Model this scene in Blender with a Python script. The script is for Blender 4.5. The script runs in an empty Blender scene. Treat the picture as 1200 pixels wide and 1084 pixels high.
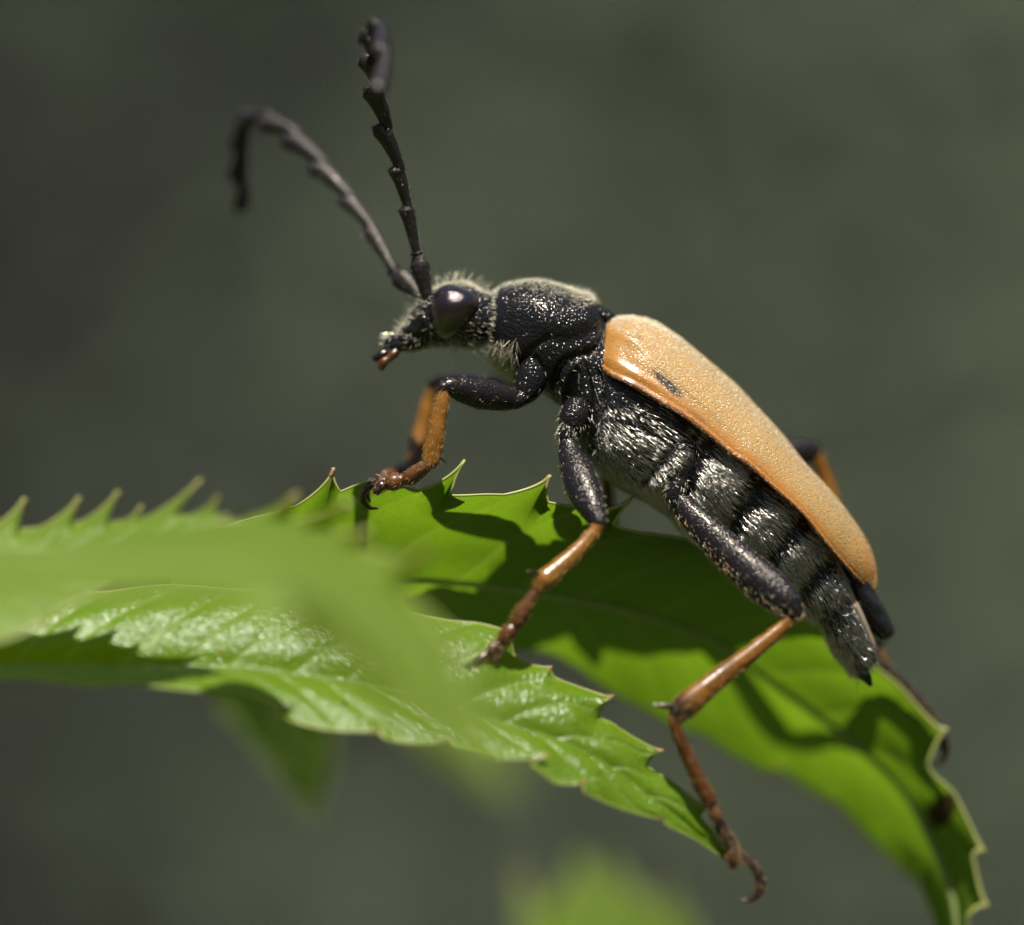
import bpy, math, random
import numpy as np
from mathutils import Vector, Matrix

rng = np.random.default_rng(7)
random.seed(7)
SC = bpy.context.scene
COL = SC.collection

# ------------------------------------------------------------------ camera, sky, sun, exposure
# 1 unit = 1 cm.  The beetle's plane of symmetry is y = 0, 14 cm in front of the lens.
U = 1.0 / 400.0        # one traced step at the beetle's plane, in cm
D = 14.0               # lens to beetle
H = 60.0               # height of the leaves above the ground
cam = bpy.data.cameras.new('camera')
camo = bpy.data.objects.new('camera', cam); COL.objects.link(camo)
camo.location = (0, -D, H); camo.rotation_euler = (math.radians(90), 0, 0)
cam.sensor_width = 36; cam.lens = 36 * D / 3.0
cam.clip_start = 0.1; cam.clip_end = 60000
cam.dof.use_dof = True; cam.dof.focus_distance = D - 0.20
cam.dof.aperture_fstop = cam.lens * 1e-3 / 0.80
SC.camera = camo

SUN = Vector((0.05, -0.38, 0.92)).normalized()
world = bpy.data.worlds.new('World'); SC.world = world; world.use_nodes = True
wn = world.node_tree
sky = wn.nodes.new('ShaderNodeTexSky'); sky.sky_type = 'NISHITA'; sky.sun_disc = False
sky.sun_elevation = math.asin(SUN.z); sky.sun_rotation = math.atan2(SUN.x, SUN.y)
wn.nodes['Background'].inputs[1].default_value = 0.05
wn.links.new(sky.outputs[0], wn.nodes['Background'].inputs[0])
sl = bpy.data.lights.new('sun', 'SUN'); sl.energy = 5.0; sl.angle = math.radians(0.53); sl.color = (1.0, 0.95, 0.87)
slo = bpy.data.objects.new('sun', sl); COL.objects.link(slo)
slo.location = (0, 0, 200); slo.rotation_euler = SUN.to_track_quat('Z', 'Y').to_euler()
SC.view_settings.view_transform = 'Standard'; SC.view_settings.look = 'None'
SC.view_settings.exposure = 0.95; SC.view_settings.gamma = 1.0
SC.render.engine = 'CYCLES'
SC.cycles.use_denoising = True
SC.cycles.max_bounces = 5; SC.cycles.diffuse_bounces = 3
SC.cycles.use_adaptive_sampling = True; SC.cycles.adaptive_threshold = 0.02
SC.cycles.sample_clamp_indirect = 6.0

# ------------------------------------------------------------------ small maths
def W(p):
    """traced point (right, down, depth) -> place in the scene (cm)"""
    p = np.asarray(p, float)
    y = p[..., 2] * U; k = (D + y) / D * U
    return np.stack([(p[..., 0] - 600) * k, y, H + (542 - p[..., 1]) * k], -1)

def invW(q, mirror=False):
    y = q[..., 1]
    if mirror: y = -np.abs(y)
    k = (D + y) / D * U
    return np.stack([q[..., 0] / k + 600, 542 - (q[..., 2] - H) / k], -1)

def spl(pts, n, arc=True):
    """Catmull-Rom through the points (any width), n samples, even in arc length of the first 3 columns"""
    p = np.asarray(pts, float)
    if len(p) == 2:
        t = np.linspace(0, 1, n)[:, None]; return p[0] * (1 - t) + p[1] * t
    d = np.maximum(np.linalg.norm(np.diff(p[:, :3], axis=0), axis=1), 1e-9) ** 0.5
    k = np.concatenate([[0], np.cumsum(d)])
    m = np.gradient(p, k, axis=0)
    def ev(t):
        i = np.clip(np.searchsorted(k, t, 'right') - 1, 0, len(k) - 2)
        h = (k[i + 1] - k[i]); u = (t - k[i]) / h
        u = u[:, None]; h = h[:, None]
        return ((2*u**3 - 3*u**2 + 1) * p[i] + (u**3 - 2*u**2 + u) * h * m[i]
                + (-2*u**3 + 3*u**2) * p[i+1] + (u**3 - u**2) * h * m[i+1])
    t = np.linspace(0, k[-1], max(n * 4, 200)); q = ev(t)
    if not arc: return ev(np.linspace(0, k[-1], n))
    L = np.concatenate([[0], np.cumsum(np.linalg.norm(np.diff(q[:, :3], axis=0), axis=1))])
    return ev(np.interp(np.linspace(0, L[-1], n), L, t))

def nrm(v): return v / np.maximum(np.linalg.norm(v, axis=-1, keepdims=True), 1e-12)

def sstep(a, b, x):
    t = np.clip((x - a) / (b - a), 0, 1); return t * t * (3 - 2 * t)

def vnoise(p, seed=0):
    """cheap smooth value noise, p (...,3)"""
    r = np.random.default_rng(seed).random((16, 16, 16))
    i = np.floor(p).astype(int); f = p - i; f = f * f * (3 - 2 * f); i &= 15; j = (i + 1) & 15
    def g(a, b, c): return r[a[..., 0], b[..., 1], c[..., 2]]
    x, y, z = f[..., 0], f[..., 1], f[..., 2]
    a = g(i,i,i)*(1-x)+g(j,i,i)*x; b = g(i,j,i)*(1-x)+g(j,j,i)*x
    c = g(i,i,j)*(1-x)+g(j,i,j)*x; d = g(i,j,j)*(1-x)+g(j,j,j)*x
    return (a*(1-y)+b*y)*(1-z)+(c*(1-y)+d*y)*z

# ------------------------------------------------------------------ materials
def mat(name):
    m = bpy.data.materials.new(name); m.use_nodes = True
    nt = m.node_tree; return m, nt, nt.nodes['Principled BSDF']
def node(nt, kind, **kw):
    n = nt.nodes.new(kind)
    for k, v in kw.items(): setattr(n, k, v)
    return n
def link(nt, a, b): nt.links.new(a, b)
def ramp(nt, src, stops):
    r = node(nt, 'ShaderNodeValToRGB'); e = r.color_ramp.elements
    while len(e) < len(stops): e.new(0.5)
    for k, (p, c) in enumerate(stops):
        e[k].position = p; e[k].color = (*c, 1) if len(c) == 3 else c
    link(nt, src, r.inputs[0]); return r.outputs[0]
def mixc(nt, fac, a, b, mode='MIX'):
    m = node(nt, 'ShaderNodeMix', data_type='RGBA', blend_type=mode)
    for sock, v in ((m.inputs[0], fac), (m.inputs[6], a), (m.inputs[7], b)):
        if hasattr(v, 'links'): link(nt, v, sock)
        else: sock.default_value = v if not isinstance(v, tuple) else ((*v, 1) if len(v) == 3 else v)
    return m.outputs[2]
def mth(nt, op, a, b=None, c=None):
    m = node(nt, 'ShaderNodeMath', operation=op)
    for k, v in enumerate((a, b, c)):
        if v is None: continue
        if hasattr(v, 'links'): link(nt, v, m.inputs[k])
        else: m.inputs[k].default_value = v
    return m.outputs[0]
def coords(nt): return node(nt, 'ShaderNodeTexCoord').outputs['Object']
def tex_noise(nt, vec, scale, detail=3, rough=0.55):
    n = node(nt, 'ShaderNodeTexNoise'); n.inputs['Scale'].default_value = scale
    n.inputs['Detail'].default_value = detail; n.inputs['Roughness'].default_value = rough
    link(nt, vec, n.inputs['Vector']); return n.outputs['Fac']
def tex_vor(nt, vec, scale, feature='F1', out='Distance'):
    n = node(nt, 'ShaderNodeTexVoronoi', feature=feature); n.inputs['Scale'].default_value = scale
    link(nt, vec, n.inputs['Vector']); return n.outputs[out]
def bump(nt, height, strength, dist, normal=None):
    b = node(nt, 'ShaderNodeBump'); b.inputs['Strength'].default_value = strength
    b.inputs['Distance'].default_value = dist; link(nt, height, b.inputs['Height'])
    if normal is not None: link(nt, normal, b.inputs['Normal'])
    return b.outputs[0]

def chitin(name, col, rough, vscale, dist, tint=None, spec=0.5, strength=0.8):
    m, nt, p = mat(name); c = coords(nt)
    v = tex_vor(nt, c, vscale)
    h = mth(nt, 'SMOOTH_MIN', v, 0.55, 0.2)
    n2 = tex_noise(nt, c, vscale * 0.35, 3)
    hh = mth(nt, 'ADD', h, mth(nt, 'MULTIPLY', n2, 0.6))
    link(nt, bump(nt, hh, strength, dist), p.inputs['Normal'])
    base = mixc(nt, n2, col, tuple(x * 1.8 for x in col))
    link(nt, base, p.inputs['Base Color'])
    link(nt, ramp(nt, n2, [(0.3, (rough*0.8,)*3), (0.7, (rough*1.25,)*3)]), p.inputs['Roughness'])
    p.inputs['Specular IOR Level'].default_value = spec; p.inputs['Specular Tint'].default_value = (1.0, 0.91, 0.78, 1)
    return m
M_BODY = chitin('black_body', (0.006, 0.006, 0.007), 0.16, 108, 0.0062, spec=0.30)
M_LIMB = chitin('black_limb', (0.007, 0.006, 0.007), 0.24, 150, 0.0030, spec=0.30)
M_ANT = chitin('black_antenna', (0.010, 0.009, 0.010), 0.36, 130, 0.003, spec=0.35)
M_GLOSS = chitin('black_gloss', (0.006, 0.006, 0.009), 0.16, 22, 0.012)
M_CLAW = chitin('claw_black', (0.014, 0.008, 0.007), 0.22, 60, 0.003)

def amber(name, a, b, dark=None):
    """tibia and tarsus: amber horn, optionally going black at the far end (UV x)"""
    m, nt, p = mat(name); c = coords(nt)
    n = tex_noise(nt, c, 16, 4); col = mixc(nt, ramp(nt, n, [(0.3, (0, 0, 0)), (0.7, (1, 1, 1))]), tuple(x * 0.6 for x in a), b)
    if dark is not None:
        uv = node(nt, 'ShaderNodeUVMap'); uv.uv_map = 'UVMap'
        s = node(nt, 'ShaderNodeSeparateXYZ'); link(nt, uv.outputs[0], s.inputs[0])
        f = mth(nt, 'ADD', s.outputs[0], mth(nt, 'MULTIPLY', mth(nt, 'SUBTRACT', n, 0.5), 0.12))
        f = ramp(nt, f, [(dark - 0.09, (0, 0, 0)), (dark + 0.03, (1, 1, 1))])
        col = mixc(nt, f, col, (0.012, 0.008, 0.006))
    link(nt, col, p.inputs['Base Color'])
    p.inputs['Roughness'].default_value = 0.27
    v = tex_vor(nt, c, 150); link(nt, bump(nt, v, 0.4, 0.0012), p.inputs['Normal'])
    return m
M_TIBIA = amber('amber_tibia', (0.150, 0.062, 0.007), (0.21, 0.092, 0.012))
M_TIBIA_D = amber('amber_tibia_dark_end', (0.135, 0.050, 0.005), (0.19, 0.078, 0.009), 0.87)
M_TARSUS = amber('rust_tarsus', (0.058, 0.020, 0.006), (0.10, 0.038, 0.009))
M_TARSUS_D = amber('rust_tarsus_dark_end', (0.060, 0.018, 0.005), (0.095, 0.032, 0.007), 0.97)
M_FADE = amber('brown_black_tarsus', (0.07, 0.028, 0.010), (0.11, 0.045, 0.014), 0.40)

def hairmat(name, col, rough=0.3, metal=0.0, tl=0.35):
    m, nt, p = mat(name); p.inputs['Base Color'].default_value = (*col, 1)
    p.inputs['Roughness'].default_value = rough; p.inputs['Specular IOR Level'].default_value = 0.8; p.inputs['Metallic'].default_value = metal
    t = node(nt, 'ShaderNodeBsdfTranslucent'); t.inputs[0].default_value = (*col, 1)
    ms = node(nt, 'ShaderNodeMixShader'); ms.inputs[0].default_value = tl
    link(nt, p.outputs[0], ms.inputs[1]); link(nt, t.outputs[0], ms.inputs[2])
    link(nt, ms.outputs[0], nt.nodes['Material Output'].inputs[0]); return m
M_SILVER = hairmat('silver_hair', (0.66, 0.63, 0.54), 0.20, 0.95, 0.0)
M_GOLD = hairmat('pale_gold_hair', (0.86, 0.80, 0.60), 0.3, 0.3, 0.2)
M_WARM = hairmat('warm_gold_hair', (0.70, 0.42, 0.16), 0.3)
M_DARKHAIR = hairmat('dark_hair', (0.12, 0.105, 0.10), 0.28, 0.9, 0.03)

# eye
M_EYE, nt, p = mat('compound_eye'); c = coords(nt)
v = tex_vor(nt, c, 240); link(nt, bump(nt, v, 0.55, 0.0022), p.inputs['Normal'])
link(nt, mixc(nt, tex_noise(nt, c, 9, 2), (0.003, 0.0015, 0.002), (0.010, 0.002, 0.003)), p.inputs['Base Color'])
p.inputs['Roughness'].default_value = 0.10; p.inputs['Coat Weight'].default_value = 0.6; p.inputs['Coat Roughness'].default_value = 0.22; p.inputs['Specular IOR Level'].default_value = 1.0; p.inputs['Specular Tint'].default_value = (1, 0.86, 0.78, 1)

# elytron: UV x along, UV y from the seam (0) to the lower edge (1)
def elytron_mat(name, spot):
    m, nt, p = mat(name); c = coords(nt)
    uv = node(nt, 'ShaderNodeUVMap'); uv.uv_map = 'UVMap'
    s = node(nt, 'ShaderNodeSeparateXYZ'); link(nt, uv.outputs[0], s.inputs[0]); ux, vy = s.outputs[0], s.outputs[1]
    n = tex_noise(nt, c, 5, 5, 0.6)
    col = mixc(nt, n, (0.275, 0.162, 0.045), (0.335, 0.220, 0.080))
    pale = ramp(nt, vy, [(0.30, (1, 1, 1)), (0.90, (0, 0, 0))]); col = mixc(nt, mth(nt, 'MULTIPLY', pale, 0.8), col, (0.325, 0.238, 0.118))  # paler towards the seam: own tan plus sheen put into the colour
    n3 = tex_noise(nt, c, 60, 2)
    col = mixc(nt, ramp(nt, n3, [(0.35, (0.55, 0.55, 0.55)), (0.65, (0, 0, 0))]), col, (0.34, 0.17, 0.052))
    # warmer shoulder, tip and lower rim
    front = ramp(nt, ux, [(0.0, (1, 1, 1)), (0.10, (0.25, 0.25, 0.25)), (0.2, (0, 0, 0)), (0.82, (0, 0, 0)), (1.0, (0.9, 0.9, 0.9))])
    col = mixc(nt, front, col, (0.36, 0.15, 0.026))
    rim = ramp(nt, vy, [(0.80, (0, 0, 0)), (0.93, (0.9, 0.9, 0.9))])
    col = mixc(nt, rim, col, (0.33, 0.13, 0.020))
    rim2 = ramp(nt, mth(nt, 'ADD', vy, mth(nt, 'MULTIPLY', n3, 0.05)), [(0.985, (0, 0, 0)), (1.02, (1, 1, 1))])
    col = mixc(nt, rim2, col, (0.13, 0.045, 0.01))
    # brown flecks
    fl = tex_vor(nt, c, 9.0)
    col = mixc(nt, ramp(nt, fl, [(0.030, (0.8, 0.8, 0.8)), (0.055, (0, 0, 0))]), col, (0.10, 0.04, 0.015))
    if spot:
        for (x0, y0, x1, y1, w, d, cc) in spot:
            q0 = W((x0, y0, 0)); q1 = W((x1, y1, 0)); cx, cz = (q0[0]+q1[0])/2, (q0[2]+q1[2])/2
            mp = node(nt, 'ShaderNodeMapping', vector_type='TEXTURE')
            L = math.hypot(q1[0]-q0[0], q1[2]-q0[2]) / 2
            mp.inputs['Location'].default_value = (cx, 0, cz)
            mp.inputs['Rotation'].default_value = (0, -math.atan2(q1[2]-q0[2], q1[0]-q0[0]), 0)
            mp.inputs['Scale'].default_value = (L, 1e4, w * U)
            link(nt, c, mp.inputs['Vector'])
            ln = node(nt, 'ShaderNodeVectorMath', operation='LENGTH'); link(nt, mp.outputs[0], ln.inputs[0])
            e = mth(nt, 'ADD', ln.outputs['Value'], mth(nt, 'MULTIPLY', mth(nt, 'SUBTRACT', n3, 0.5), 1.1))
            col = mixc(nt, ramp(nt, e, [(0.55, (d, d, d)), (1.15, (0, 0, 0))]), col, cc)
    pit = ramp(nt, tex_vor(nt, c, 125), [(0.10, (0.35, 0.35, 0.35)), (0.34, (0, 0, 0))])
    col = mixc(nt, pit, col, (0.13, 0.06, 0.015))
    link(nt, col, p.inputs['Base Color'])
    p.inputs['Roughness'].default_value = 0.27
    p.inputs['Subsurface Weight'].default_value = 0.12; p.inputs['Subsurface Radius'].default_value = (0.05, 0.025, 0.01)
    p.inputs['Subsurface Scale'].default_value = 1.0
    v = tex_vor(nt, c, 125); h = mth(nt, 'SMOOTH_MIN', v, 0.42, 0.15)
    fade = mth(nt, 'MULTIPLY', ramp(nt, ux, [(0.03, (0.15, 0.15, 0.15)), (0.2, (1, 1, 1))]), ramp(nt, vy, [(0.72, (1, 1, 1)), (0.92, (0.25, 0.25, 0.25))]))
    hh = mth(nt, 'MULTIPLY', h, fade)
    hh = mth(nt, 'ADD', hh, mth(nt, 'MULTIPLY', n, 0.2))
    link(nt, bump(nt, hh, 0.9, 0.0060), p.inputs['Normal'])
    return m
SPOT = [(759, 434, 800, 469, 6.5, 0.97, (0.030, 0.016, 0.010)), (727, 390, 758, 401, 4.0, 0.5, (0.16, 0.06, 0.02)),
        (797, 476, 829, 500, 4.0, 0.35, (0.10, 0.06, 0.03))]
M_ELY = elytron_mat('tan_elytron', SPOT)
M_ELY_FAR = elytron_mat('tan_elytron_plain', None)

def leafmat(name, g1, g2, tr, gloss=0.3, coat=0.5, relief=1.0, tfac=0.45, spots=None, spec=0.5):
    """colours: two greens, the colour of light through the blade; attributes vein, tip, rim are painted per vertex"""
    m, nt, p = mat(name); c = coords(nt)
    def at(nm):
        a = node(nt, 'ShaderNodeAttribute'); a.attribute_name = nm; return a.outputs['Fac']
    vein, tip, rim = at('vein'), at('tip'), at('rim')
    n = tex_noise(nt, c, 6, 4); n2 = tex_noise(nt, c, 45, 3)
    col = mixc(nt, n, g1, g2)
    col = mixc(nt, mth(nt, 'MULTIPLY', n2, 0.35), col, tuple(x * 0.6 for x in g1))
    cell = tex_vor(nt, c, 56, 'DISTANCE_TO_EDGE')
    net = ramp(nt, cell, [(0.0, (0.35, 0.35, 0.35)), (0.10, (0, 0, 0))])
    col = mixc(nt, net, col, tuple(min(1, x * 1.7) for x in g2))
    col = mixc(nt, mth(nt, 'MULTIPLY', vein, 0.75), col, (0.26, 0.34, 0.10))
    col = mixc(nt, mth(nt, 'MULTIPLY', rim, 0.7), col, (0.34, 0.38, 0.08))
    trc = mixc(nt, mth(nt, 'MULTIPLY', n2, 0.5), tr, tuple(x * 0.65 for x in tr))
    trc = mixc(nt, mth(nt, 'MULTIPLY', vein, 0.5), trc, (0.30, 0.36, 0.04))
    trc = mixc(nt, net, trc, tuple(x * 0.45 for x in tr))
    tc = ramp(nt, tip, [(0.0, (0.36, 0.34, 0.05)), (0.5, (0.45, 0.26, 0.08)), (0.9, (0.38, 0.16, 0.07))])
    tf = ramp(nt, tip, [(0.05, (0, 0, 0)), (0.5, (0.95, 0.95, 0.95))])
    col = mixc(nt, tf, col, tc); trc = mixc(nt, tf, trc, tc)
    if spots:
        for (cx, cy, dy, r, cc) in spots:
            q = W((cx, cy, dy))
            mp = node(nt, 'ShaderNodeMapping', vector_type='TEXTURE'); mp.inputs['Location'].default_value = tuple(q)
            mp.inputs['Rotation'].default_value = (0, 0.35, 0); mp.inputs['Scale'].default_value = (0.8, 60.0, 1.45); link(nt, c, mp.inputs['Vector'])
            ln = node(nt, 'ShaderNodeVectorMath', operation='LENGTH'); link(nt, mp.outputs[0], ln.inputs[0])
            e = mth(nt, 'ADD', ln.outputs['Value'], mth(nt, 'MULTIPLY', mth(nt, 'SUBTRACT', n2, 0.5), r * U * 0.5))
            f = ramp(nt, mth(nt, 'DIVIDE', e, r * U), [(0.75, (0.97,)*3), (1.05, (0, 0, 0))])
            col = mixc(nt, f, col, cc); trc = mixc(nt, f, trc, cc)
    link(nt, col, p.inputs['Base Color'])
    link(nt, ramp(nt, n2, [(0.3, (gloss*0.8,)*3), (0.7, (gloss*1.3,)*3)]), p.inputs['Roughness'])
    p.inputs['Specular IOR Level'].default_value = spec
    p.inputs['Coat Weight'].default_value = coat; p.inputs['Coat Roughness'].default_value = gloss * 0.7
    h = mth(nt, 'ADD', mth(nt, 'MULTIPLY', mth(nt, 'SMOOTH_MIN', cell, 0.3, 0.2), 1.0), mth(nt, 'MULTIPLY', tex_noise(nt, c, 92, 2), 0.85))
    h = mth(nt, 'SUBTRACT', h, mth(nt, 'MULTIPLY', vein, 0.3))
    nb = bump(nt, h, 0.8 * relief, 0.016 * relief)
    link(nt, nb, p.inputs['Normal']); link(nt, nb, p.inputs['Coat Normal'])
    t = node(nt, 'ShaderNodeBsdfTranslucent'); link(nt, trc, t.inputs[0])
    ms = node(nt, 'ShaderNodeMixShader'); ms.inputs[0].default_value = tfac
    link(nt, p.outputs[0], ms.inputs[1]); link(nt, t.outputs[0], ms.inputs[2])
    link(nt, ms.outputs[0], nt.nodes['Material Output'].inputs[0]); return m

# ------------------------------------------------------------------ mesh helpers
def tag(o, label=None, cat=None, group=None, kind=None):
    if label: o['label'] = label
    if cat: o['category'] = cat
    if group: o['group'] = group
    if kind: o['kind'] = kind
    return o
def empty(name, loc, parent=None):
    o = bpy.data.objects.new(name, None); COL.objects.link(o); o.empty_display_size = 0.1
    if parent: o.parent = parent
    o.location = Vector(loc)
    if parent: o.matrix_parent_inverse = Matrix.Translation(-ABS[parent.name]); 
    ABS[o.name] = Vector(loc); return o
ABS = {}
def rawmesh(name, V, F, m, parent=None, uv=None, attrs=None, smooth=True):
    me = bpy.data.meshes.new(name)
    V = np.asarray(V, np.float32)
    if isinstance(F, np.ndarray):
        nf, k = F.shape
        me.vertices.add(len(V)); me.vertices.foreach_set('co', V.ravel())
        me.loops.add(nf * k); me.loops.foreach_set('vertex_index', F.astype(np.int32).ravel())
        me.polygons.add(nf); me.polygons.foreach_set('loop_start', np.arange(0, nf * k, k, dtype=np.int32))
        me.update(calc_edges=True)
    else:
        me.from_pydata(V.tolist(), [], F)
    if uv is not None:
        li = np.zeros(len(me.loops), np.int32); me.loops.foreach_get('vertex_index', li)
        lay = me.uv_layers.new(name='UVMap'); lay.data.foreach_set('uv', np.asarray(uv, np.float32)[li].ravel())
    for k, a in (attrs or {}).items():
        at = me.attributes.new(k, 'FLOAT', 'POINT'); at.data.foreach_set('value', np.asarray(a, np.float32).ravel())
    me.polygons.foreach_set('use_smooth', [smooth] * len(me.polygons))
    me.materials.append(m); me.validate(); me.update()
    o = bpy.data.objects.new(name, me); COL.objects.link(o)
    if parent:
        o.parent = parent; o.matrix_parent_inverse = Matrix.Translation(-ABS[parent.name]) if parent.name in ABS else Matrix.Identity(4)
    ABS[o.name] = Vector((0, 0, 0))
    return o

def grid_faces(nr, ns, closed, off=0):
    i = np.arange(nr - 1)[:, None]; j = np.arange(ns if closed else ns - 1)[None, :]
    j2 = (j + 1) % ns
    a = i * ns + j; b = i * ns + j2; c = (i + 1) * ns + j2; d = (i + 1) * ns + j
    return np.stack([a, b, c, d], -1).reshape(-1, 4) + off

def build(name, grids, m, parent=None, closed=True):
    """join grids (nr,ns,3) into one mesh; closed grids are tubes with fan caps of tiny quads"""
    V, F, UVs, off = [], [], [], 0
    for P in grids:
        nr, ns, _ = P.shape
        if closed:   # close both ends with a ring shrunk to its centre
            P = np.concatenate([P[:1].mean(1, keepdims=True) + (P[:1] - P[:1].mean(1, keepdims=True)) * 0.02, P,
                                P[-1:].mean(1, keepdims=True) + (P[-1:] - P[-1:].mean(1, keepdims=True)) * 0.02], 0)
            nr += 2
        V.append(P.reshape(-1, 3)); F.append(grid_faces(nr, ns, closed, off)); off += nr * ns
        uu, vv = np.meshgrid(np.linspace(0, 1, nr), np.linspace(0, 1, ns), indexing='ij')
        UVs.append(np.stack([uu, vv], -1).reshape(-1, 2))
    return rawmesh(name, np.concatenate(V), np.concatenate(F), m, parent, np.concatenate(UVs))

def tube(ctrl, n=28, ns=20, flat=1.0, cap=True, wob=0.0, ref=(0, 1, 0)):
    """ctrl rows: right, down, depth, radius (all in traced steps); flat < 1 squeezes along depth"""
    c = np.asarray(ctrl, float)
    q = np.concatenate([W(c[:, :3]), c[:, 3:4] * U], 1)
    s = spl(q, n); P = s[:, :3]; R = np.maximum(s[:, 3], 0.0005)
    T = nrm(np.gradient(P, axis=0))
    if cap:
        a = np.array([0.05, 0.35, 0.62, 0.83, 0.95])
        r0, r1 = R[0], R[-1]
        P = np.concatenate([P[:1] - T[:1] * r0 * np.sqrt(1 - a**2)[:, None] * 0.8, P, P[-1:] + T[-1:] * r1 * np.sqrt(1 - a[::-1]**2)[:, None] * 0.8])
        R = np.concatenate([r0 * a, R, r1 * a[::-1]])
        T = np.concatenate([np.repeat(T[:1], 5, 0), T, np.repeat(T[-1:], 5, 0)])
    e1 = nrm(np.cross(T, np.asarray(ref, float))); e2 = nrm(np.cross(T, e1))
    th = np.linspace(0, 2 * math.pi, ns, endpoint=False)
    G = P[:, None] + R[:, None, None] * (np.cos(th)[None, :, None] * e1[:, None] + flat * np.sin(th)[None, :, None] * e2[:, None])
    if wob: 
        nn = (vnoise(G * 14 + 5, 3) - 0.5) * wob
        ce = P[:, None]; G = ce + (G - ce) * (1 + nn[..., None])
    return G

def gnormals(G, closed=True):
    du = np.gradient(G, axis=0)
    dv = (np.roll(G, -1, 1) - np.roll(G, 1, 1)) if closed else np.gradient(G, axis=1)
    return nrm(np.cross(du, dv)), nrm(du)

def hair_on(G, count, length, width, lift, dens=None, closed=True, jit=0.25, flow=1.0, curl=0.25, out=None, seed=1, dirf=None):
    """strands rooted on a grid surface -> (verts, tri faces)"""
    r = np.random.default_rng(seed)
    N, T = gnormals(G, closed)
    cen = G.mean(1, keepdims=True)
    if out is None:
        sg = np.sign(np.sum(N * (G - cen), -1).mean()); N = N * (sg if sg != 0 else 1)
    else: N = N * np.sign(np.sum(N * np.asarray(out), -1, keepdims=True))
    nr, ns, _ = G.shape
    Gn = np.roll(G, -1, 1)
    a = np.linalg.norm(np.cross(G[1:] - G[:-1], Gn[:-1] - G[:-1]), axis=-1)
    if not closed: a[:, -1] = 0
    w = a
    if dens is not None: w = a * dens(G[:-1], N[:-1])
    w = np.maximum(w, 0).ravel()
    if w.sum() <= 0: return np.zeros((0, 3)), np.zeros((0, 3), int)
    idx = r.choice(len(w), count, p=w / w.sum()); i, j = idx // ns, idx % ns; j2 = (j + 1) % ns
    u = r.random((count, 1)); v = r.random((count, 1))
    root = (G[i, j]*(1-u)+G[i+1, j]*u)*(1-v) + (G[i, j2]*(1-u)+G[i+1, j2]*u)*v
    n = N[i, j]; t = T[i, j] * flow
    if dirf is not None: t = dirf(root, n, t)
    t = nrm(t - n * np.sum(t * n, -1, keepdims=True))
    jv = r.normal(size=(count, 3)) * jit
    d0 = nrm(t * (1 - lift) + n * lift + jv * (1 if True else 0))
    d0 = d0 + n * np.maximum(0.03 - np.sum(d0 * n, -1, keepdims=True), 0)
    d1 = nrm(d0 + t * curl - n * curl * 0.5)
    L = length * U * (0.6 + 0.7 * r.random((count, 1))); wd = width * U * (0.7 + 0.6 * r.random((count, 1)))
    mid = root + d0 * L * 0.5; tipp = mid + d1 * L * 0.5
    s1 = nrm(np.cross(d0, r.normal(size=(count, 3)))); s2 = nrm(np.cross(d0, s1))
    root = root - n * wd
    V = []
    for ce, rad in ((root, 1.0), (mid, 0.8)):
        for k in range(3):
            aa = 2 * math.pi * k / 3
            V.append(ce + wd * rad * (math.cos(aa) * s1 + math.sin(aa) * s2))
    V.append(tipp); V = np.stack(V, 1)   # count,7,3
    f = []
    for k in range(3):
        k2 = (k + 1) % 3
        f += [[k, k2, 3 + k2], [k, 3 + k2, 3 + k], [3 + k, 3 + k2, 6]]
    F = (np.asarray(f)[None] + (np.arange(count) * 7)[:, None, None]).reshape(-1, 3)
    return V.reshape(-1, 3), F
def hair_obj(name, parts, m, parent):
    V, F, off = [], [], 0
    for v, f in parts:
        V.append(v); F.append(f + off); off += len(v)
    o = rawmesh(name, np.concatenate(V), np.concatenate(F), m, parent)
    return tag(o, kind='stuff')

# ------------------------------------------------------------------ the setting: ground, hillside, far thicket
def simple_mat(name, a, b, scale, rough=0.9):
    m, nt, p = mat(name); c = coords(nt)
    link(nt, mixc(nt, tex_noise(nt, c, scale, 5), a, b), p.inputs['Base Color']); p.inputs['Roughness'].default_value = rough
    p.inputs['Specular IOR Level'].default_value = 0.15
    return m
gm = simple_mat('meadow', (0.030, 0.036, 0.018), (0.060, 0.068, 0.035), 0.06)
n = 81
xs = np.sinh(np.linspace(-5, 5, n)) / math.sinh(5) * 26000
gx, gy = np.meshgrid(xs, xs, indexing='ij')
gz = np.where(np.hypot(gx, gy) > 60, (vnoise(np.stack([gx*0.004, gy*0.004, gx*0], -1), 5) - 0.5) * 6, 0)
gz = np.where(gy > 240, gz - 2, gz)
G = np.stack([gx, gy, gz - 3], -1)
tag(rawmesh('ground', G.reshape(-1, 3), grid_faces(n, n, False), gm), kind='structure')
# wooded slope behind, extended unseen all round to block the bright low sky
ha, hs = np.meshgrid(np.linspace(0, 2 * math.pi, 241), np.linspace(0, 1, 60), indexing='ij')
cx_, sx_ = np.cos(ha), np.sin(ha)
hz = -6 + 520 * hs ** 0.9 + (vnoise(np.stack([cx_*6 + 20, sx_*6 + 20, hs*9], -1), 8) - 0.5) * 34 * np.minimum(1, hs * 6)
hr = 340 + 620 * hs + (vnoise(np.stack([cx_*9 + 30, sx_*9 + 30, hs*14], -1), 9) - 0.5) * 40
hx, hy = hr * cx_, hr * sx_
hm = simple_mat('wooded_slope', (0.022, 0.024, 0.018), (0.055, 0.060, 0.042), 0.03)
tag(rawmesh('hillside', np.stack([hx, hy, hz], -1).reshape(-1, 3), grid_faces(241, 60, False), hm), kind='structure')

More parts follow.
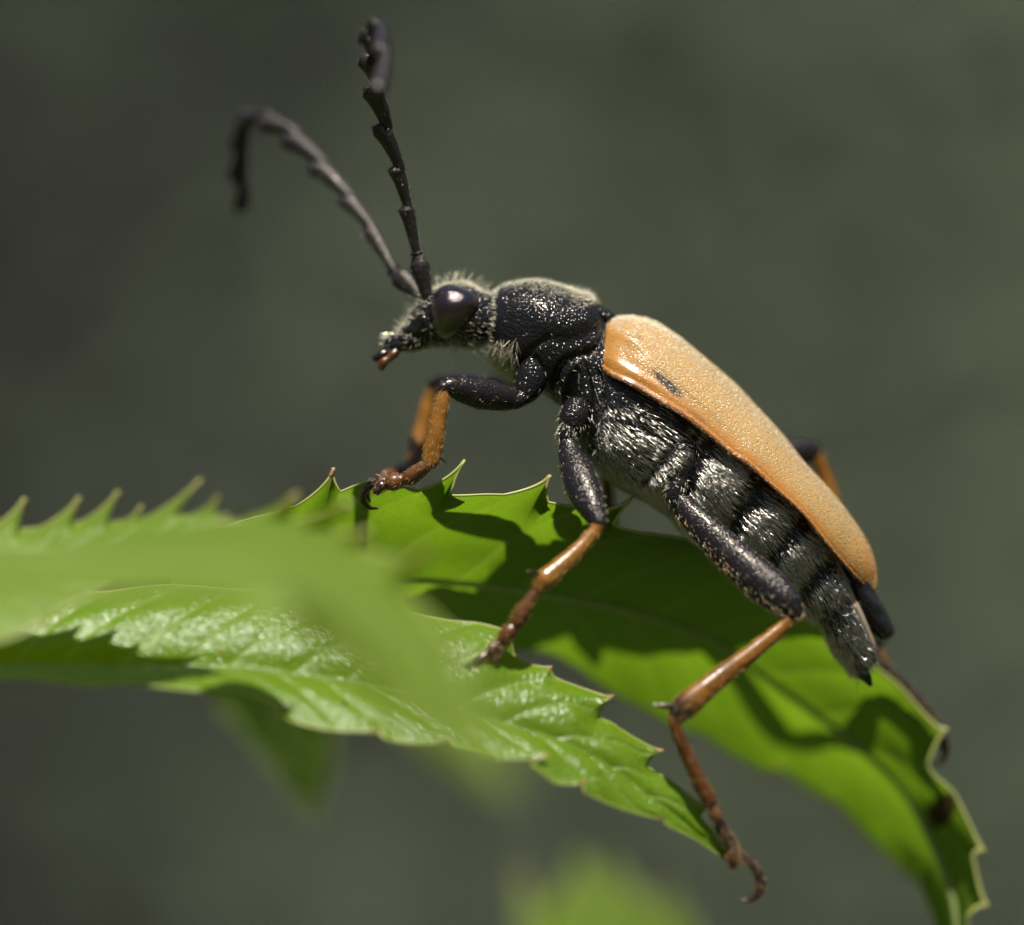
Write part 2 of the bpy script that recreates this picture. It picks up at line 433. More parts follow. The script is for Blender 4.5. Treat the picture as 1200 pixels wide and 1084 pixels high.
def thicket(name, count, seed, xprob, a, b, label):
    r = np.random.default_rng(seed)
    x = r.uniform(-190, 190, count * 3); x = x[r.random(count * 3) < xprob(x)][:count]
    k = len(x); z = r.uniform(-4, 165, k); y = 215 + 3 * vnoise(np.stack([x*0.05, z*0.05, x*0], -1), 3) + r.uniform(-4, 4, k) + 0.55 * z
    c = np.stack([x, y, z], -1)
    nn = nrm(np.stack([r.normal(0, 0.6, k), r.normal(-0.55, 0.5, k), r.normal(0.55, 0.45, k)], -1))
    t = nrm(np.cross(nn, r.normal(size=(k, 3)))); s = np.cross(nn, t)
    L = r.uniform(2.2, 4.6, (k, 1)); w = L * 0.32
    V = np.stack([c - t*L, c - t*L*0.2 + s*w + nn*L*0.08, c + t*L, c - t*L*0.2 - s*w + nn*L*0.08], 1).reshape(-1, 3)
    o_ = np.arange(k)[:, None] * 4
    F = np.concatenate([np.array([[0, 1, 2]]) + o_, np.array([[0, 2, 3]]) + o_])
    m = simple_mat(name + '_leaves', a, b, 0.5, 0.7)
    return tag(rawmesh(name, V, F, m, smooth=False), label, 'thicket', kind='stuff')
fr = lambda x: np.clip((x + 42) / 78, 0, 1)
thicket('dark_thicket', 34000, 21, lambda x: 1 - 0.92 * fr(x), (0.0118, 0.0124, 0.0100), (0.0252, 0.0262, 0.0212), 'dark grey-green thicket, a soft blur behind the antennae')
thicket('pale_thicket', 34000, 22, lambda x: 0.06 + 0.92 * fr(x), (0.054, 0.068, 0.042), (0.102, 0.128, 0.080), 'paler green thicket, a soft blur behind the wing cases')

# ------------------------------------------------------------------ leaves
def resample(pts, n): return spl(W(pts), n)

def leaf(name, label, mid, far, near, teeth_far, teeth_near, m, rows=520, cols=36, veins=13, skew=0.9, bulge=(0.10, 0.10),
         quilt=2.2, midr=(3.0, 1.0), midmat=None, rimr=1.1, rimmat=None, group='leaves of the plant', seed=0, keel=0.0, vein_amt=1.0, tooth_rim=0.6, rimends=(1.0, 0.5)):
    Mi = resample(mid, rows)
    root = empty(name, tuple(Mi[0])); tag(root, label, 'leaf', group)
    sides, tips, veinA, rimA = [], [], [], []
    margins = []; tipv = []; tipidx = []
    for side, (edge, teeth, bg) in enumerate(((far, teeth_far, bulge[0]), (near, teeth_near, bulge[1]))):
        B = resample(edge, rows)
        px = invW(B)
        Tm = B.copy(); tv = np.zeros(rows); tw = np.zeros(rows)
        for tt in teeth:
            (x0, y0, x1, y1, x2, y2) = tt[:6]
            i0 = int(np.argmin(np.hypot(px[:, 0]-x0, px[:, 1]-y0))); i2 = int(np.argmin(np.hypot(px[:, 0]-x2, px[:, 1]-y2)))
            if i2 <= i0 + 3: i2 = i0 + 4
            i2 = min(i2, rows - 1)
            ydep = B[i2, 1] / U + (tt[6] if len(tt) > 6 else 0)
            tip = W((x1, y1, ydep)); ipk = i0 + int(0.74 * (i2 - i0)); tipidx.append((side, ipk))
            for i in range(i0, i2 + 1):
                u = (i - i0) / (i2 - i0); pk = 0.74
                # long convex back, short front
                if u < pk:
                    w = (u / pk); q = B[i0] + (tip - B[i0]) * w; f = w ** 1.5
                    Tm[i] = B[i] + (tip - B[i]) * (w ** 1.2)
                    tv[i] = max(tv[i], sstep(0.80, 1.0, w)); tw[i] = w
                else:
                    w = (1 - u) / (1 - pk)
                    Tm[i] = B[i] + (tip - B[i]) * (w ** 0.9); tv[i] = max(tv[i], sstep(0.78, 1.0, w)); tw[i] = w
        t = np.linspace(0, 1, cols + 1)[None, :, None]
        span = B - Mi
        tan = nrm(np.gradient(Mi, axis=0)); nn = nrm(np.cross(span, tan))
        nn = nn * np.sign(nn[:, 2:3] + 1e-9)
        wl = np.linalg.norm(span, axis=1)
        s = np.linspace(0, 1, rows)[:, None]; tt_ = t[:, :, 0]
        wblend = sstep(0.62, 1.0, tt_) ** 1.3
        P = Mi[:, None] + span[:, None] * t + (Tm - B)[:, None] * wblend[..., None]
        # lateral veins: run forward towards the edge
        ph = s * veins - (skew + 0.3 * tt_) * tt_ + (0.0 if side == 0 else 0.45) + 0.10 * np.sin(s * 37 + side)
        dv = np.abs(ph - np.round(ph))
        line = np.exp(-(dv / 0.035) ** 2) * (1 - 0.55 * tt_)
        ph2 = ph * 4 + 3.5 * tt_; dv2 = np.abs(ph2 - np.round(ph2)); line2 = np.exp(-(dv2 / 0.10) ** 2) * 0.22
        pil = (1 - np.exp(-(dv / 0.20) ** 2))
        pin = np.sin(math.pi * np.clip(tt_, 0, 1)) ** 0.6
        jj = vnoise(np.stack([s*veins*1.7 + tt_*0, tt_*5 + s*0, s*0 + tt_*0 + seed + side*3.3], -1), 4 + seed) - 0.5
        hgt = bg * wl[:, None] * np.sin(math.pi * np.minimum(tt_, 1)) + quilt * U * (pil - 0.5) * pin + 1.8 * U * jj * sstep(0, 0.3, tt_) - 1.1 * U * line * (1 - tt_)
        hgt -= keel * U * np.exp(-(tt_ / 0.10) ** 2)
        hgt += 2.0 * U * np.sin(s * veins * 2 * math.pi * 0.5 + side) * tt_ ** 2
        P = P + nn[:, None] * hgt[..., None]
        sides.append(P); margins.append(P[:, -1]); tipv.append(tw)
        tips.append(tv[:, None] * sstep(0.82, 1.0, tt_)); veinA.append(np.clip(line + line2 * (0.4 + 0 * tt_), 0, 1)); rimA.append(sstep(0.965, 1.0, tt_) + 0 * s)
    A, B_ = sides
    join = lambda a, b: np.concatenate([a[:, ::-1], b[:, 1:]], 1)
    P = join(A, B_); tip = join(*tips); ve = join(*veinA); ri = join(*rimA)
    nr, nc, _ = P.shape
    uu, vv = np.meshgrid(np.linspace(0, 1, nr), np.linspace(0, 1, nc), indexing='ij')
    rawmesh('blade', P.reshape(-1, 3), grid_faces(nr, nc, False), m, root, np.stack([uu, vv], -1).reshape(-1, 2),
            {'tip': tip, 'vein': ve * vein_amt, 'rim': ri})
    # midrib: a tapering cord half sunk in the blade
    mr = P[:, cols]; step = max(1, rows // 160)
    def cord(path, r0, r1, ns=8, rr=None):
        T = nrm(np.gradient(path, axis=0)); e1 = nrm(np.cross(T, (0, 0, 1.0))); e2 = np.cross(T, e1)
        R = (np.linspace(r0, r1, len(path)) if rr is None else rr) * U
        th = np.linspace(0, 2*math.pi, ns, endpoint=False)
        return path[:, None] + R[:, None, None] * (np.cos(th)[None, :, None]*e1[:, None] + np.sin(th)[None, :, None]*e2[:, None])
    build('midrib', [cord(mr[::step], *midr)], midmat or M_RIB, root)
    for k, mg in enumerate(margins):
        build('margin', [cord(mg, 0, 0, 6, rimr * np.linspace(*rimends, rows) * (1 + tooth_rim * tipv[k]))], rimmat or M_RIM, root)
    for side, ip in tipidx:
        mg = margins[side]; a = max(0, ip - 8); q = mg[a:ip + 2]
        L = np.concatenate([[0], np.cumsum(np.linalg.norm(np.diff(q[::-1], axis=0), axis=1))]); q = q[::-1][L < 13 * U][::-1]
        if len(q) < 3: q = mg[ip - 2:ip + 2]
        rr = np.linspace(rimr * 0.8, rimr * 0.9, len(q)) * 1.25; rr[-1] = 0.5
        build('tooth_tip', [cord(q, 0, 0, 8, rr)], M_TIP, root)
    return root, P

def stem_mat(name, a, b, tr, rough=0.4, tf=0.3):
    m, nt, p = mat(name); c = coords(nt); col = mixc(nt, tex_noise(nt, c, 14, 4), a, b)
    link(nt, col, p.inputs['Base Color']); p.inputs['Roughness'].default_value = rough
    t = node(nt, 'ShaderNodeBsdfTranslucent'); t.inputs[0].default_value = (*tr, 1)
    ms = node(nt, 'ShaderNodeMixShader'); ms.inputs[0].default_value = tf
    link(nt, p.outputs[0], ms.inputs[1]); link(nt, t.outputs[0], ms.inputs[2])
    link(nt, ms.outputs[0], nt.nodes['Material Output'].inputs[0]); return m
M_RIB = stem_mat('pale_midrib', (0.20, 0.27, 0.07), (0.28, 0.34, 0.12), (0.30, 0.38, 0.06))
M_RIB_NEAR = stem_mat('green_midrib', (0.11, 0.20, 0.03), (0.15, 0.25, 0.05), (0.26, 0.38, 0.03))
M_TIP = stem_mat('pinkish_tooth_tip', (0.30, 0.15, 0.07), (0.42, 0.27, 0.14), (0.4, 0.2, 0.1))
M_RIM = stem_mat('pale_leaf_margin', (0.24, 0.28, 0.05), (0.44, 0.43, 0.17), (0.40, 0.44, 0.05))

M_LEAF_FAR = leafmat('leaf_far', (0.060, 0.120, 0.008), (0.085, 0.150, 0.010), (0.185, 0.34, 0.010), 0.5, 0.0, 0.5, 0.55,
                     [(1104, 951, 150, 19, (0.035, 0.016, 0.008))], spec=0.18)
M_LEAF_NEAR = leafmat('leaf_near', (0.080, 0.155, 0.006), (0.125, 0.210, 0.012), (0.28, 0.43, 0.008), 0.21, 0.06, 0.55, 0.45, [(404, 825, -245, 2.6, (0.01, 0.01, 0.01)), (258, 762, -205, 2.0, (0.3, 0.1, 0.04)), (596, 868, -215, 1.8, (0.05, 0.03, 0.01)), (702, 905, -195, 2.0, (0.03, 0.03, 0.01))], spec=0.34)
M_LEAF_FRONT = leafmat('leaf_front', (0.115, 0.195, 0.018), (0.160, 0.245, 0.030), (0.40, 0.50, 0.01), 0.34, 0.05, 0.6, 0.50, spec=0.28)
M_LEAF_BACK = leafmat('leaf_back', (0.030, 0.075, 0.006), (0.05, 0.10, 0.008), (0.12, 0.22, 0.008), 0.5, 0.0, 0.6, 0.40, spec=0.12)  # shade on the hanging tip is put into these darker greens
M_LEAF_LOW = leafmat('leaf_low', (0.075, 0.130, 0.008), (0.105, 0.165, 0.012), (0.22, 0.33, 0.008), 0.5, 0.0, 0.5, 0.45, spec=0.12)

# far leaf: the beetle's front and right hind feet stand on it
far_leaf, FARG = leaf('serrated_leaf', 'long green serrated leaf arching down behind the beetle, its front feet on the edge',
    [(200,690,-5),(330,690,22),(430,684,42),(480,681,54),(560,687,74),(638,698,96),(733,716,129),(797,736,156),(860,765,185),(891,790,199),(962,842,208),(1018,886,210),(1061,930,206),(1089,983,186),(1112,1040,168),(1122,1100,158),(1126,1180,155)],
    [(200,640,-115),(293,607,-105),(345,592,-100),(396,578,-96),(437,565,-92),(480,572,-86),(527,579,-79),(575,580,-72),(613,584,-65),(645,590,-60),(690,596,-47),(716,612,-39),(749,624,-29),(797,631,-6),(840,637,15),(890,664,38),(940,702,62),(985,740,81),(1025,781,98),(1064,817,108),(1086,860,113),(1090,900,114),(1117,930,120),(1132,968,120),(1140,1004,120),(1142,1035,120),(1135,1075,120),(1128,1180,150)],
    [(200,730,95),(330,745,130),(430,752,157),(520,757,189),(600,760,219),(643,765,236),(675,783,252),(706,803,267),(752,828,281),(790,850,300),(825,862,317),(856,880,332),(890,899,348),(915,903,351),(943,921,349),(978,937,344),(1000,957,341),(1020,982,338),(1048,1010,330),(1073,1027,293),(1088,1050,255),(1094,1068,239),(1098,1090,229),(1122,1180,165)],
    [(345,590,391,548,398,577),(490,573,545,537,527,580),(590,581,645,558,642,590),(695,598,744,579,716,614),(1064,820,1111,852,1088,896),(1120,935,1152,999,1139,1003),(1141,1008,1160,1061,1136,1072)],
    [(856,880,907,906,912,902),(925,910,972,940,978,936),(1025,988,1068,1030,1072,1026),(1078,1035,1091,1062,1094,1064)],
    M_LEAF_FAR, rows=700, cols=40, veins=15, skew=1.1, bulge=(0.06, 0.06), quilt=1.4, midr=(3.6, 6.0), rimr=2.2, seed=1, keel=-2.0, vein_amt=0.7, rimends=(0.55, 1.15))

# near leaf: glossy, under the left middle foot, its tip held by the left hind foot
near_leaf, NEARG = leaf('serrated_leaf', 'glossy green serrated leaf in front, under the beetle\'s middle foot, tip at hind foot',
    [(-120,778,-235),(-40,776,-232),(60,774,-228),(150,775,-225),(240,779,-222),(293,781,-220),(347,788,-218),(400,796,-216),(453,808,-213),(504,818,-210),(560,836,-205),(610,852,-200),(666,870,-196),(719,899,-191),(772,939,-186),(815,974,-181),(848,1003,-177),(862,1016,-176)],
    [(-120,724,-160),(-40,712,-155),(60,700,-150),(160,690,-145),(260,690,-142),(360,700,-140),(450,712,-140),(520,725,-140),(580,736,-140),(606,772,-143),(650,792,-146),(686,812,-148),(700,840,-150),(722,851,-152),(746,872,-154),(760,897,-157),(786,916,-160),(812,940,-164),(821,957,-166),(835,972,-169),(852,999,-174),(864,1018,-176)],
    [(-120,804,-300),(-40,798,-300),(25,797,-300),(89,800,-300),(150,804,-298),(216,806,-296),(260,813,-293),(300,818,-290),(328,836,-287),(355,848,-284),(387,857,-280),(437,862,-275),(470,870,-270),(520,878,-263),(570,887,-255),(618,895,-246),(653,921,-236),(682,927,-229),(719,943,-218),(752,957,-208),(786,970,-198),(819,984,-188),(850,1008,-179),(860,1017,-176)],
    [(560,733,600,741,604,765),(610,775,647,780,650,790),(662,799,719,816,698,841),(726,853,779,878,759,896),(800,928,830,949,820,957)],
    [(280,812,332,826,326,834,8),(405,858,446,858,450,865,8),(490,873,526,868,530,880,8),(585,889,643,884,622,898,8),(650,917,687,917,684,929,6),(735,949,778,960,784,969,6)],
    M_LEAF_NEAR, rows=700, cols=40, veins=16, skew=1.4, bulge=(0.10, 0.06), quilt=1.9, midr=(1.5, 0.7), midmat=M_RIB_NEAR, rimr=1.2, seed=2, keel=3.0)

# front leaf: out of focus, reaching towards the lens
front_leaf, _ = leaf('serrated_leaf', 'blurred pale green serrated leaf nearest the lens, its point hiding part of the glossy leaf',
    [(-160,656,-600),(-60,654,-630),(40,653,-660),(140,655,-700),(230,662,-760),(310,680,-840),(380,707,-940),(440,745,-1060),(500,798,-1190),(550,852,-1310),(604,922,-1420)],
    [(-160,645,-480),(-60,640,-490),(40,638,-500),(120,634,-480),(200,625,-420),(270,612,-350),(330,608,-370),(380,620,-420),(430,648,-500),(475,690,-640),(520,748,-840),(560,810,-1060),(588,870,-1260),(607,920,-1418)],
    [(-160,692,-680),(-60,691,-710),(40,690,-740),(140,692,-780),(230,698,-840),(300,712,-900),(350,738,-900),(410,786,-1030),(460,832,-1150),(510,868,-1260),(550,893,-1340),(598,924,-1416)],
    [(285,612,350,578,338,610),(335,610,412,587,378,624),(388,626,432,626,420,645),(430,650,500,646,474,690),(510,738,545,755,530,765)],
    [], M_LEAF_FRONT, rows=420, cols=28, veins=11, skew=1.3, bulge=(0.03, 0.06), quilt=3.0, midr=(4, 2), rimr=2.6, seed=3, tooth_rim=1.8)

# leaf at the left edge, between the front and the near leaf
side_leaf, _ = leaf('serrated_leaf', 'green leaf at the left picture edge with a row of long pale teeth on top',
    [(-170,690,-345),(-80,688,-343),(0,684,-341),(80,668,-337),(160,640,-333),(230,616,-331),(268,603,-331)],
    [(-170,640,-265),(-80,630,-261),(0,620,-259),(60,616,-263),(120,612,-271),(180,607,-287),(230,604,-310),(267,602,-330)],
    [(-170,778,-435),(-80,772,-431),(0,750,-421),(30,738,-413),(54,727,-403),(92,706,-387),(130,684,-373),(190,650,-351),(240,618,-337),(269,604,-331)],
    [(-14,622,29,582,22,621),(46,618,94,583,84,615),(96,614,140,574,126,611),(146,610,167,591,160,608),(172,608,237,563,206,606),(222,604,255,578,250,604)], [(6,747,50,730,56,727)],
    M_LEAF_FRONT, rows=420, cols=26, veins=8, skew=1.2, bulge=(0.02, 0.05), quilt=2.4, midr=(3, 1), rimr=1.7, seed=4, tooth_rim=1.3)

# hanging blurred leaf tip below
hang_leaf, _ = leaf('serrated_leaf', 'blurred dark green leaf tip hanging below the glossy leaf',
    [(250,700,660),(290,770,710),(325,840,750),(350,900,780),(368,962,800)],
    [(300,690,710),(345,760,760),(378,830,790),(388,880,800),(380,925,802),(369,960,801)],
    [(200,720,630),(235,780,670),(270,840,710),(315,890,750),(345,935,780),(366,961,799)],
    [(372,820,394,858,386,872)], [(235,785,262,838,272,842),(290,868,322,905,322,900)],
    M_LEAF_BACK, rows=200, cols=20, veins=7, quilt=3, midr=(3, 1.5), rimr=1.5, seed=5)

# bottom leaf, far out of focus
low_leaf, _ = leaf('serrated_leaf', 'strongly blurred bright green leaf rising from the bottom edge of the picture',
    [(760,1230,1250),(735,1180,1280),(712,1130,1310),(694,1080,1340),(684,1040,1360),(680,1002,1380)],
    [(900,1240,1300),(860,1180,1320),(812,1110,1340),(764,1062,1350),(716,1040,1370),(682,1003,1380)],
    [(640,1240,1200),(628,1180,1230),(618,1120,1260),(628,1084,1300),(656,1050,1340),(679,1003,1378)],
    [(840,1150,784,1040,762,1062),(760,1060,716,1000,712,1032)], [(618,1140,606,1022,632,1078)],
    M_LEAF_LOW, rows=200, cols=20, veins=7, quilt=3, midr=(3, 1.5), rimr=1.5, seed=6)

# ------------------------------------------------------------------ the beetle
beetle = empty('longhorn_beetle', tuple(W((780, 600, 0))))
tag(beetle, 'black longhorn beetle with tan wing cases and amber legs standing on green leaves', 'beetle')

# --- body: one continuous surface from mouth to abdomen tip
ST = [ # top, bottom, half width, kind
 (455,399, 462,411, 9), (463,391, 473,413, 16), (474,380, 487,412, 22), (484,362, 501,408, 27), (495,346, 517,406, 33),
 (511,338, 533,406, 38), (528,332, 546,408, 41), (546,331, 556,408, 42), (560,337, 562,407, 40), (571,343, 567,404, 35), (579,345, 571,402, 34),
 (583,339, 573,408, 40), (588,336, 576,416, 45), (605,331, 588,432, 53), (629,329, 607,446, 60), (651,333, 627,458, 63), (675,341, 646,468, 61),
 (693,349, 657,476, 58), (704,362, 664,482, 56), (711,378, 668,492, 57), (722,392, 674,512, 63), (737,401, 684,534, 72), (757,411, 700,549, 79),
 (785,427, 722,565, 82), (815,447, 748,580, 82), (840,470, 776,597, 80), (870,500, 805,620, 79), (905,535, 838,641, 75), (950,586, 882,676, 67), (978,640, 922,703, 55),
 (998,700, 955,730, 42), (1014,738, 980,764, 32), (1025,764, 1000,790, 21), (1028,772, 1006,796, 16)]
st = np.array([(a, b, 0, c, d, 0, e) for a, b, c, d, e in ST], float)
ss = spl(np.concatenate([(st[:, :3] + st[:, 3:6]) / 2, st], 1), 460)[:, 3:]
T_ = W(ss[:, :3]); B_ = W(ss[:, 3:6]); hw = ss[:, 6] * U
cpx = (ss[:, :2] + ss[:, 3:5]) / 2
# abdominal rings: each overlaps the next
segc = [((840+776)/2, (470+597)/2), ((905+838)/2, (535+641)/2), ((950+882)/2, (586+676)/2), ((978+922)/2, (640+703)/2), ((998+955)/2, (700+730)/2), (1013, 790)]
si = [int(np.argmin(np.hypot(cpx[:, 0]-x, cpx[:, 1]-y))) for x, y in segc]; si[-1] = 459
scale = np.ones(460)
for a, b in zip(si[:-1], si[1:]):
    u = np.linspace(0, 1, b - a); scale[a:b] += 0.105 * (np.sin(u * math.pi * 0.62) ** 0.8 - 0.93 * sstep(0.9, 1.0, u)) - 0.035
rowd = np.ones(460)
for a, b in zip(si[:-1], si[1:]):
    u = np.linspace(0, 1, b - a); rowd[a:b] = (0.08 + sstep(0.12, 0.36, u) * sstep(0.90, 0.66, u)) * (0.45 if a >= si[3] else 1)
th = np.linspace(0, 2 * math.pi, 132, endpoint=False)
C = (T_ + B_) / 2; Hh = (T_ - B_) / 2
sgnp = lambda v, p: np.sign(v) * np.abs(v) ** p
BODY = C[:, None] + (scale[:, None, None]) * (Hh[:, None] * sgnp(np.cos(th), 0.9)[None, :, None]
       + np.array([0, 1.0, 0])[None, None] * hw[:, None, None] * sgnp(np.sin(th), 0.85)[None, :, None])
def grooves(G, lines):
    N, _ = gnormals(G); N = N * np.sign(np.sum(N * (G - G.mean(1, keepdims=True)), -1).mean())
    px = invW(G, True); side = sstep(0.0, 0.06, np.abs(G[..., 1]))
    for pts, w, dep in lines:
        q = spl([(a, b, 0) for a, b in pts], 40)[:, :2]
        d = np.full(px.shape[:2], 1e9)
        for a, b in zip(q[:-1], q[1:]):
            ab = b - a; t = np.clip(((px - a) @ ab) / (ab @ ab), 0, 1)
            d = np.minimum(d, np.linalg.norm(px - (a + t[..., None] * ab), axis=-1))
        G = G - N * (dep * U * np.exp(-(d / w) ** 2) * side)[..., None]
    return G
BODY = grooves(BODY, [
 ([(704,360),(709,385),(700,408),(680,416),(662,424),(652,440),(648,462),(652,482)], 4.0, 7),
 ([(676,425),(664,440),(660,460),(664,480)], 6, -4),
 ([(684,425),(690,455),(688,490),(683,520)], 3.0, 4),
 ([(702,436),(705,462),(700,490),(693,530)], 3.0, 6),
 ([(703,486),(730,492),(760,503),(786,517)], 2.5, 4),
 ([(752,564),(765,548),(778,528),(803,514)], 3.0, 6),
 ([(796,575),(806,553),(812,530),(811,510)], 4.0, 7),
 ([(640,398),(625,408),(612,424),(604,440)], 4.0, 4),
 ([(627,420),(633,440),(630,460)], 3.0, 4),
 ([(720,520),(735,540),(748,560)], 14, -4),
 ([(771,568),(786,548),(796,530)], 12, -7),
 ([(475,392),(492,396),(508,398)], 3.0, 3),
 ([(497,372),(503,388),(516,398)], 3.0, -3),
 ([(560,345),(557,375),(548,400)], 3.0, 2.5),
 ([(640,372),(662,376),(690,372)], 20, -3),
 ([(640,396),(665,398),(695,388)], 8, 3),
])
BODY = BODY + gnormals(BODY)[0] * ((vnoise(BODY * 22, 2) - 0.5) * 1.6 * U)[..., None]
body = build('body', [BODY], M_BODY, beetle)

# --- hair of the body
def dens_of(f):
    def g(G, N):
        px = invW(G); return f(px[..., 0], px[..., 1], N, G)
    return g
along = (px_axis := None)
def axpos(x, y): return (x * 0.74 + y * 0.67)      # rises along the body
hp = []
# silvery lying hair on the hind thorax and the belly
def d_silver(x, y, N, G):
    a = sstep(690, 712, x) * sstep(0.35, -0.1, N[..., 2] - 0.25 * 0) 
    low = sstep(-22, 14, (y - (484 + (x - 703) * 0.36)))
    clump = 0.35 + 1.3 * vnoise(G * 9, 6)
    return a * (0.25 + low) * clump
hp.append(hair_on(BODY, 17000, 15, 0.23, 0.25, lambda G, N: dens_of(d_silver)(G, N) * rowd[:-1, None], jit=0.075, curl=0.15, seed=3))
# ring bands at the belly: dense in the middle of each ring
hp.append(hair_on(BODY, 12500, 14, 0.23, 0.25, lambda G, N: dens_of(lambda x, y, N, G: sstep(800, 830, x) * (0.4 + 0.8 * vnoise(G * np.array([7, 2, 7]), 9)))(G, N) * rowd[:-1, None], jit=0.075, curl=0.15, seed=4))
# last rings: coarser erect bristles
hp.append(hair_on(BODY, 900, 11, 0.30, 0.30, dens_of(lambda x, y, N, G: sstep(955, 985, x)), jit=0.25, seed=5))
hp.append(hair_on(BODY, 160, 16, 0.6, 0.25, dens_of(lambda x, y, N, G: sstep(1000, 1020, x)), jit=0.3, seed=55))
hair_obj('belly_hair', hp, M_SILVER, beetle)
hp = []
# pale gold fringe on the back of pronotum and head
topd = lambda x, y, N, G: sstep(0.62, 0.97, N[..., 2])
hp.append(hair_on(BODY, 1700, 6, 0.17, 0.42, dens_of(lambda x, y, N, G: ((x > 583) & (x < 716)) * topd(x, y, N, G)), jit=0.40, seed=6))
hp.append(hair_on(BODY, 260, 11, 0.20, 0.4, dens_of(lambda x, y, N, G: ((x > 660) & (x < 718)) * topd(x, y, N, G)), jit=0.3, seed=66))
hp.append(hair_on(BODY, 600, 6, 0.20, 0.34, dens_of(lambda x, y, N, G: ((x > 508) & (x < 575)) * topd(x, y, N, G)), jit=0.3, seed=7))
hp.append(hair_on(BODY, 80, 17, 0.20, 0.85, dens_of(lambda x, y, N, G: ((x > 508) & (x < 570)) * sstep(0.5, 0.9, N[..., 2])), jit=0.28, curl=0.1, seed=8))
# face: forward hairs
hp.append(hair_on(BODY, 420, 7, 0.20, 0.40, dens_of(lambda x, y, N, G: ((x > 458) & (x < 512)) * (sstep(0.1, 0.6, N[..., 2]) + 0.25)), jit=0.3, flow=-1, seed=9))
hp.append(hair_on(BODY, 70, 14, 0.20, 0.8, dens_of(lambda x, y, N, G: ((x > 462) & (x < 500)) * sstep(0.1, 0.6, N[..., 2])), jit=0.3, flow=-1, seed=10))
# below the eye and chin
hp.append(hair_on(BODY, 520, 8, 0.18, 0.24, dens_of(lambda x, y, N, G: ((x > 500) & (x < 572) & (y > 378)) * sstep(0.3, -0.2, N[..., 2])), jit=0.3, seed=11))
hp.append(hair_on(BODY, 50, 24, 0.20, 0.75, dens_of(lambda x, y, N, G: ((x > 520) & (x < 560) & (y > 398)) * 1.0), jit=0.25, seed=12))
# throat tuft in front of the fore coxa
hp.append(hair_on(BODY, 650, 20, 0.23, 0.30, dens_of(lambda x, y, N, G: ((x > 572) & (x < 606) & (y > 398) & (y < 440)) * 1.0), jit=0.2, seed=13, dirf=lambda r, n, t: t * 0 + np.array([-0.35, 0, -1.0])))
# collar fringe
hp.append(hair_on(BODY, 300, 6, 0.20, 0.5, dens_of(lambda x, y, N, G: (np.abs(x - (583 - (y - 338) * 0.13)) < 3.0) * 1.0), jit=0.3, flow=-1, seed=14))
# sparse hair over the side of the fore and middle thorax
hp.append(hair_on(BODY, 160, 6, 0.18, 0.22, dens_of(lambda x, y, N, G: ((x > 586) & (x < 712)) * 1.0), jit=0.2, seed=15))
hp.append(hair_on(BODY, 150, 10, 0.18, 0.26, dens_of(lambda x, y, N, G: ((x > 648) & (x < 690) & (y > 420) & (y < 540)) * 1.0), jit=0.25, seed=16))
hair_obj('gold_hair', hp, M_GOLD, beetle)

# --- eyes
def ellipsoid(c, ax, n=40, ns=48):
    c = W(c); ax = np.asarray(ax) * U
    ph = np.linspace(0.03, math.pi - 0.03, n)[:, None]; t = np.linspace(0, 2*math.pi, ns, endpoint=False)[None]
    return (c + ax[0] * (np.cos(ph) + 0*t)[..., None] + ax[1] * (np.sin(ph)*np.cos(t))[..., None] + ax[2] * (np.sin(ph)*np.sin(t))[..., None])
for s in (-1, 1):
    G = ellipsoid((531, 363, s * 22), [(13, 0, 30), (27, 0, -9), (0, 35, 0)])
    # rounded triangle: narrower towards the lower left
    q = G - W((531, 363, s * 22)); rr = np.hypot(q[..., 0], q[..., 2]) / (30 * U)
    G = W((531, 363, s*22)) + q * (1 + 0.09 * np.clip(rr, 0, 1.2)**3 * np.sin(3 * np.arctan2(q[..., 2], q[..., 0]) + 1.2))[..., None]
    build('eye', [G], M_EYE, beetle)

# --- mouth parts
build('mandible', [tube([(478,402,-9,9),(466,405,-10,8),(456,408,-6,6),(450,414,-2,3)], 16, 14)], M_GLOSS, beetle)
build('mandible', [tube([(478,402,9,9),(466,405,10,8),(456,408,6,6),(450,414,2,3)], 16, 14)], M_GLOSS, beetle)
build('labrum', [tube([(470,392,0,7),(460,397,0,7),(453,402,0,4)], 14, 16, flat=1.6)], M_GLOSS, beetle)
for s in (-1, 1):
    build('palp', [tube([(466,410,s*12,4),(460,416,s*14,5.5),(455,421,s*15,4)], 10, 12), tube([(455,420,s*15,3.5),(450,424,s*16,5.5),(447,431,s*16,4)], 10, 12)], M_TARSUS, beetle)
    build('palp', [tube([(462,408,s*9,3),(452,413,s*12,4),(446,416,s*13,4.5),(440,420,s*13,4.5)], 14, 12)], M_GLOSS, beetle)
hb = hair_on(tube([(470,392,0,7),(460,397,0,7),(453,402,0,4)], 14, 16, flat=1.6), 60, 13, 0.55, 0.25, seed=20)
hair_obj('gold_hair', [hb], M_GOLD, beetle)

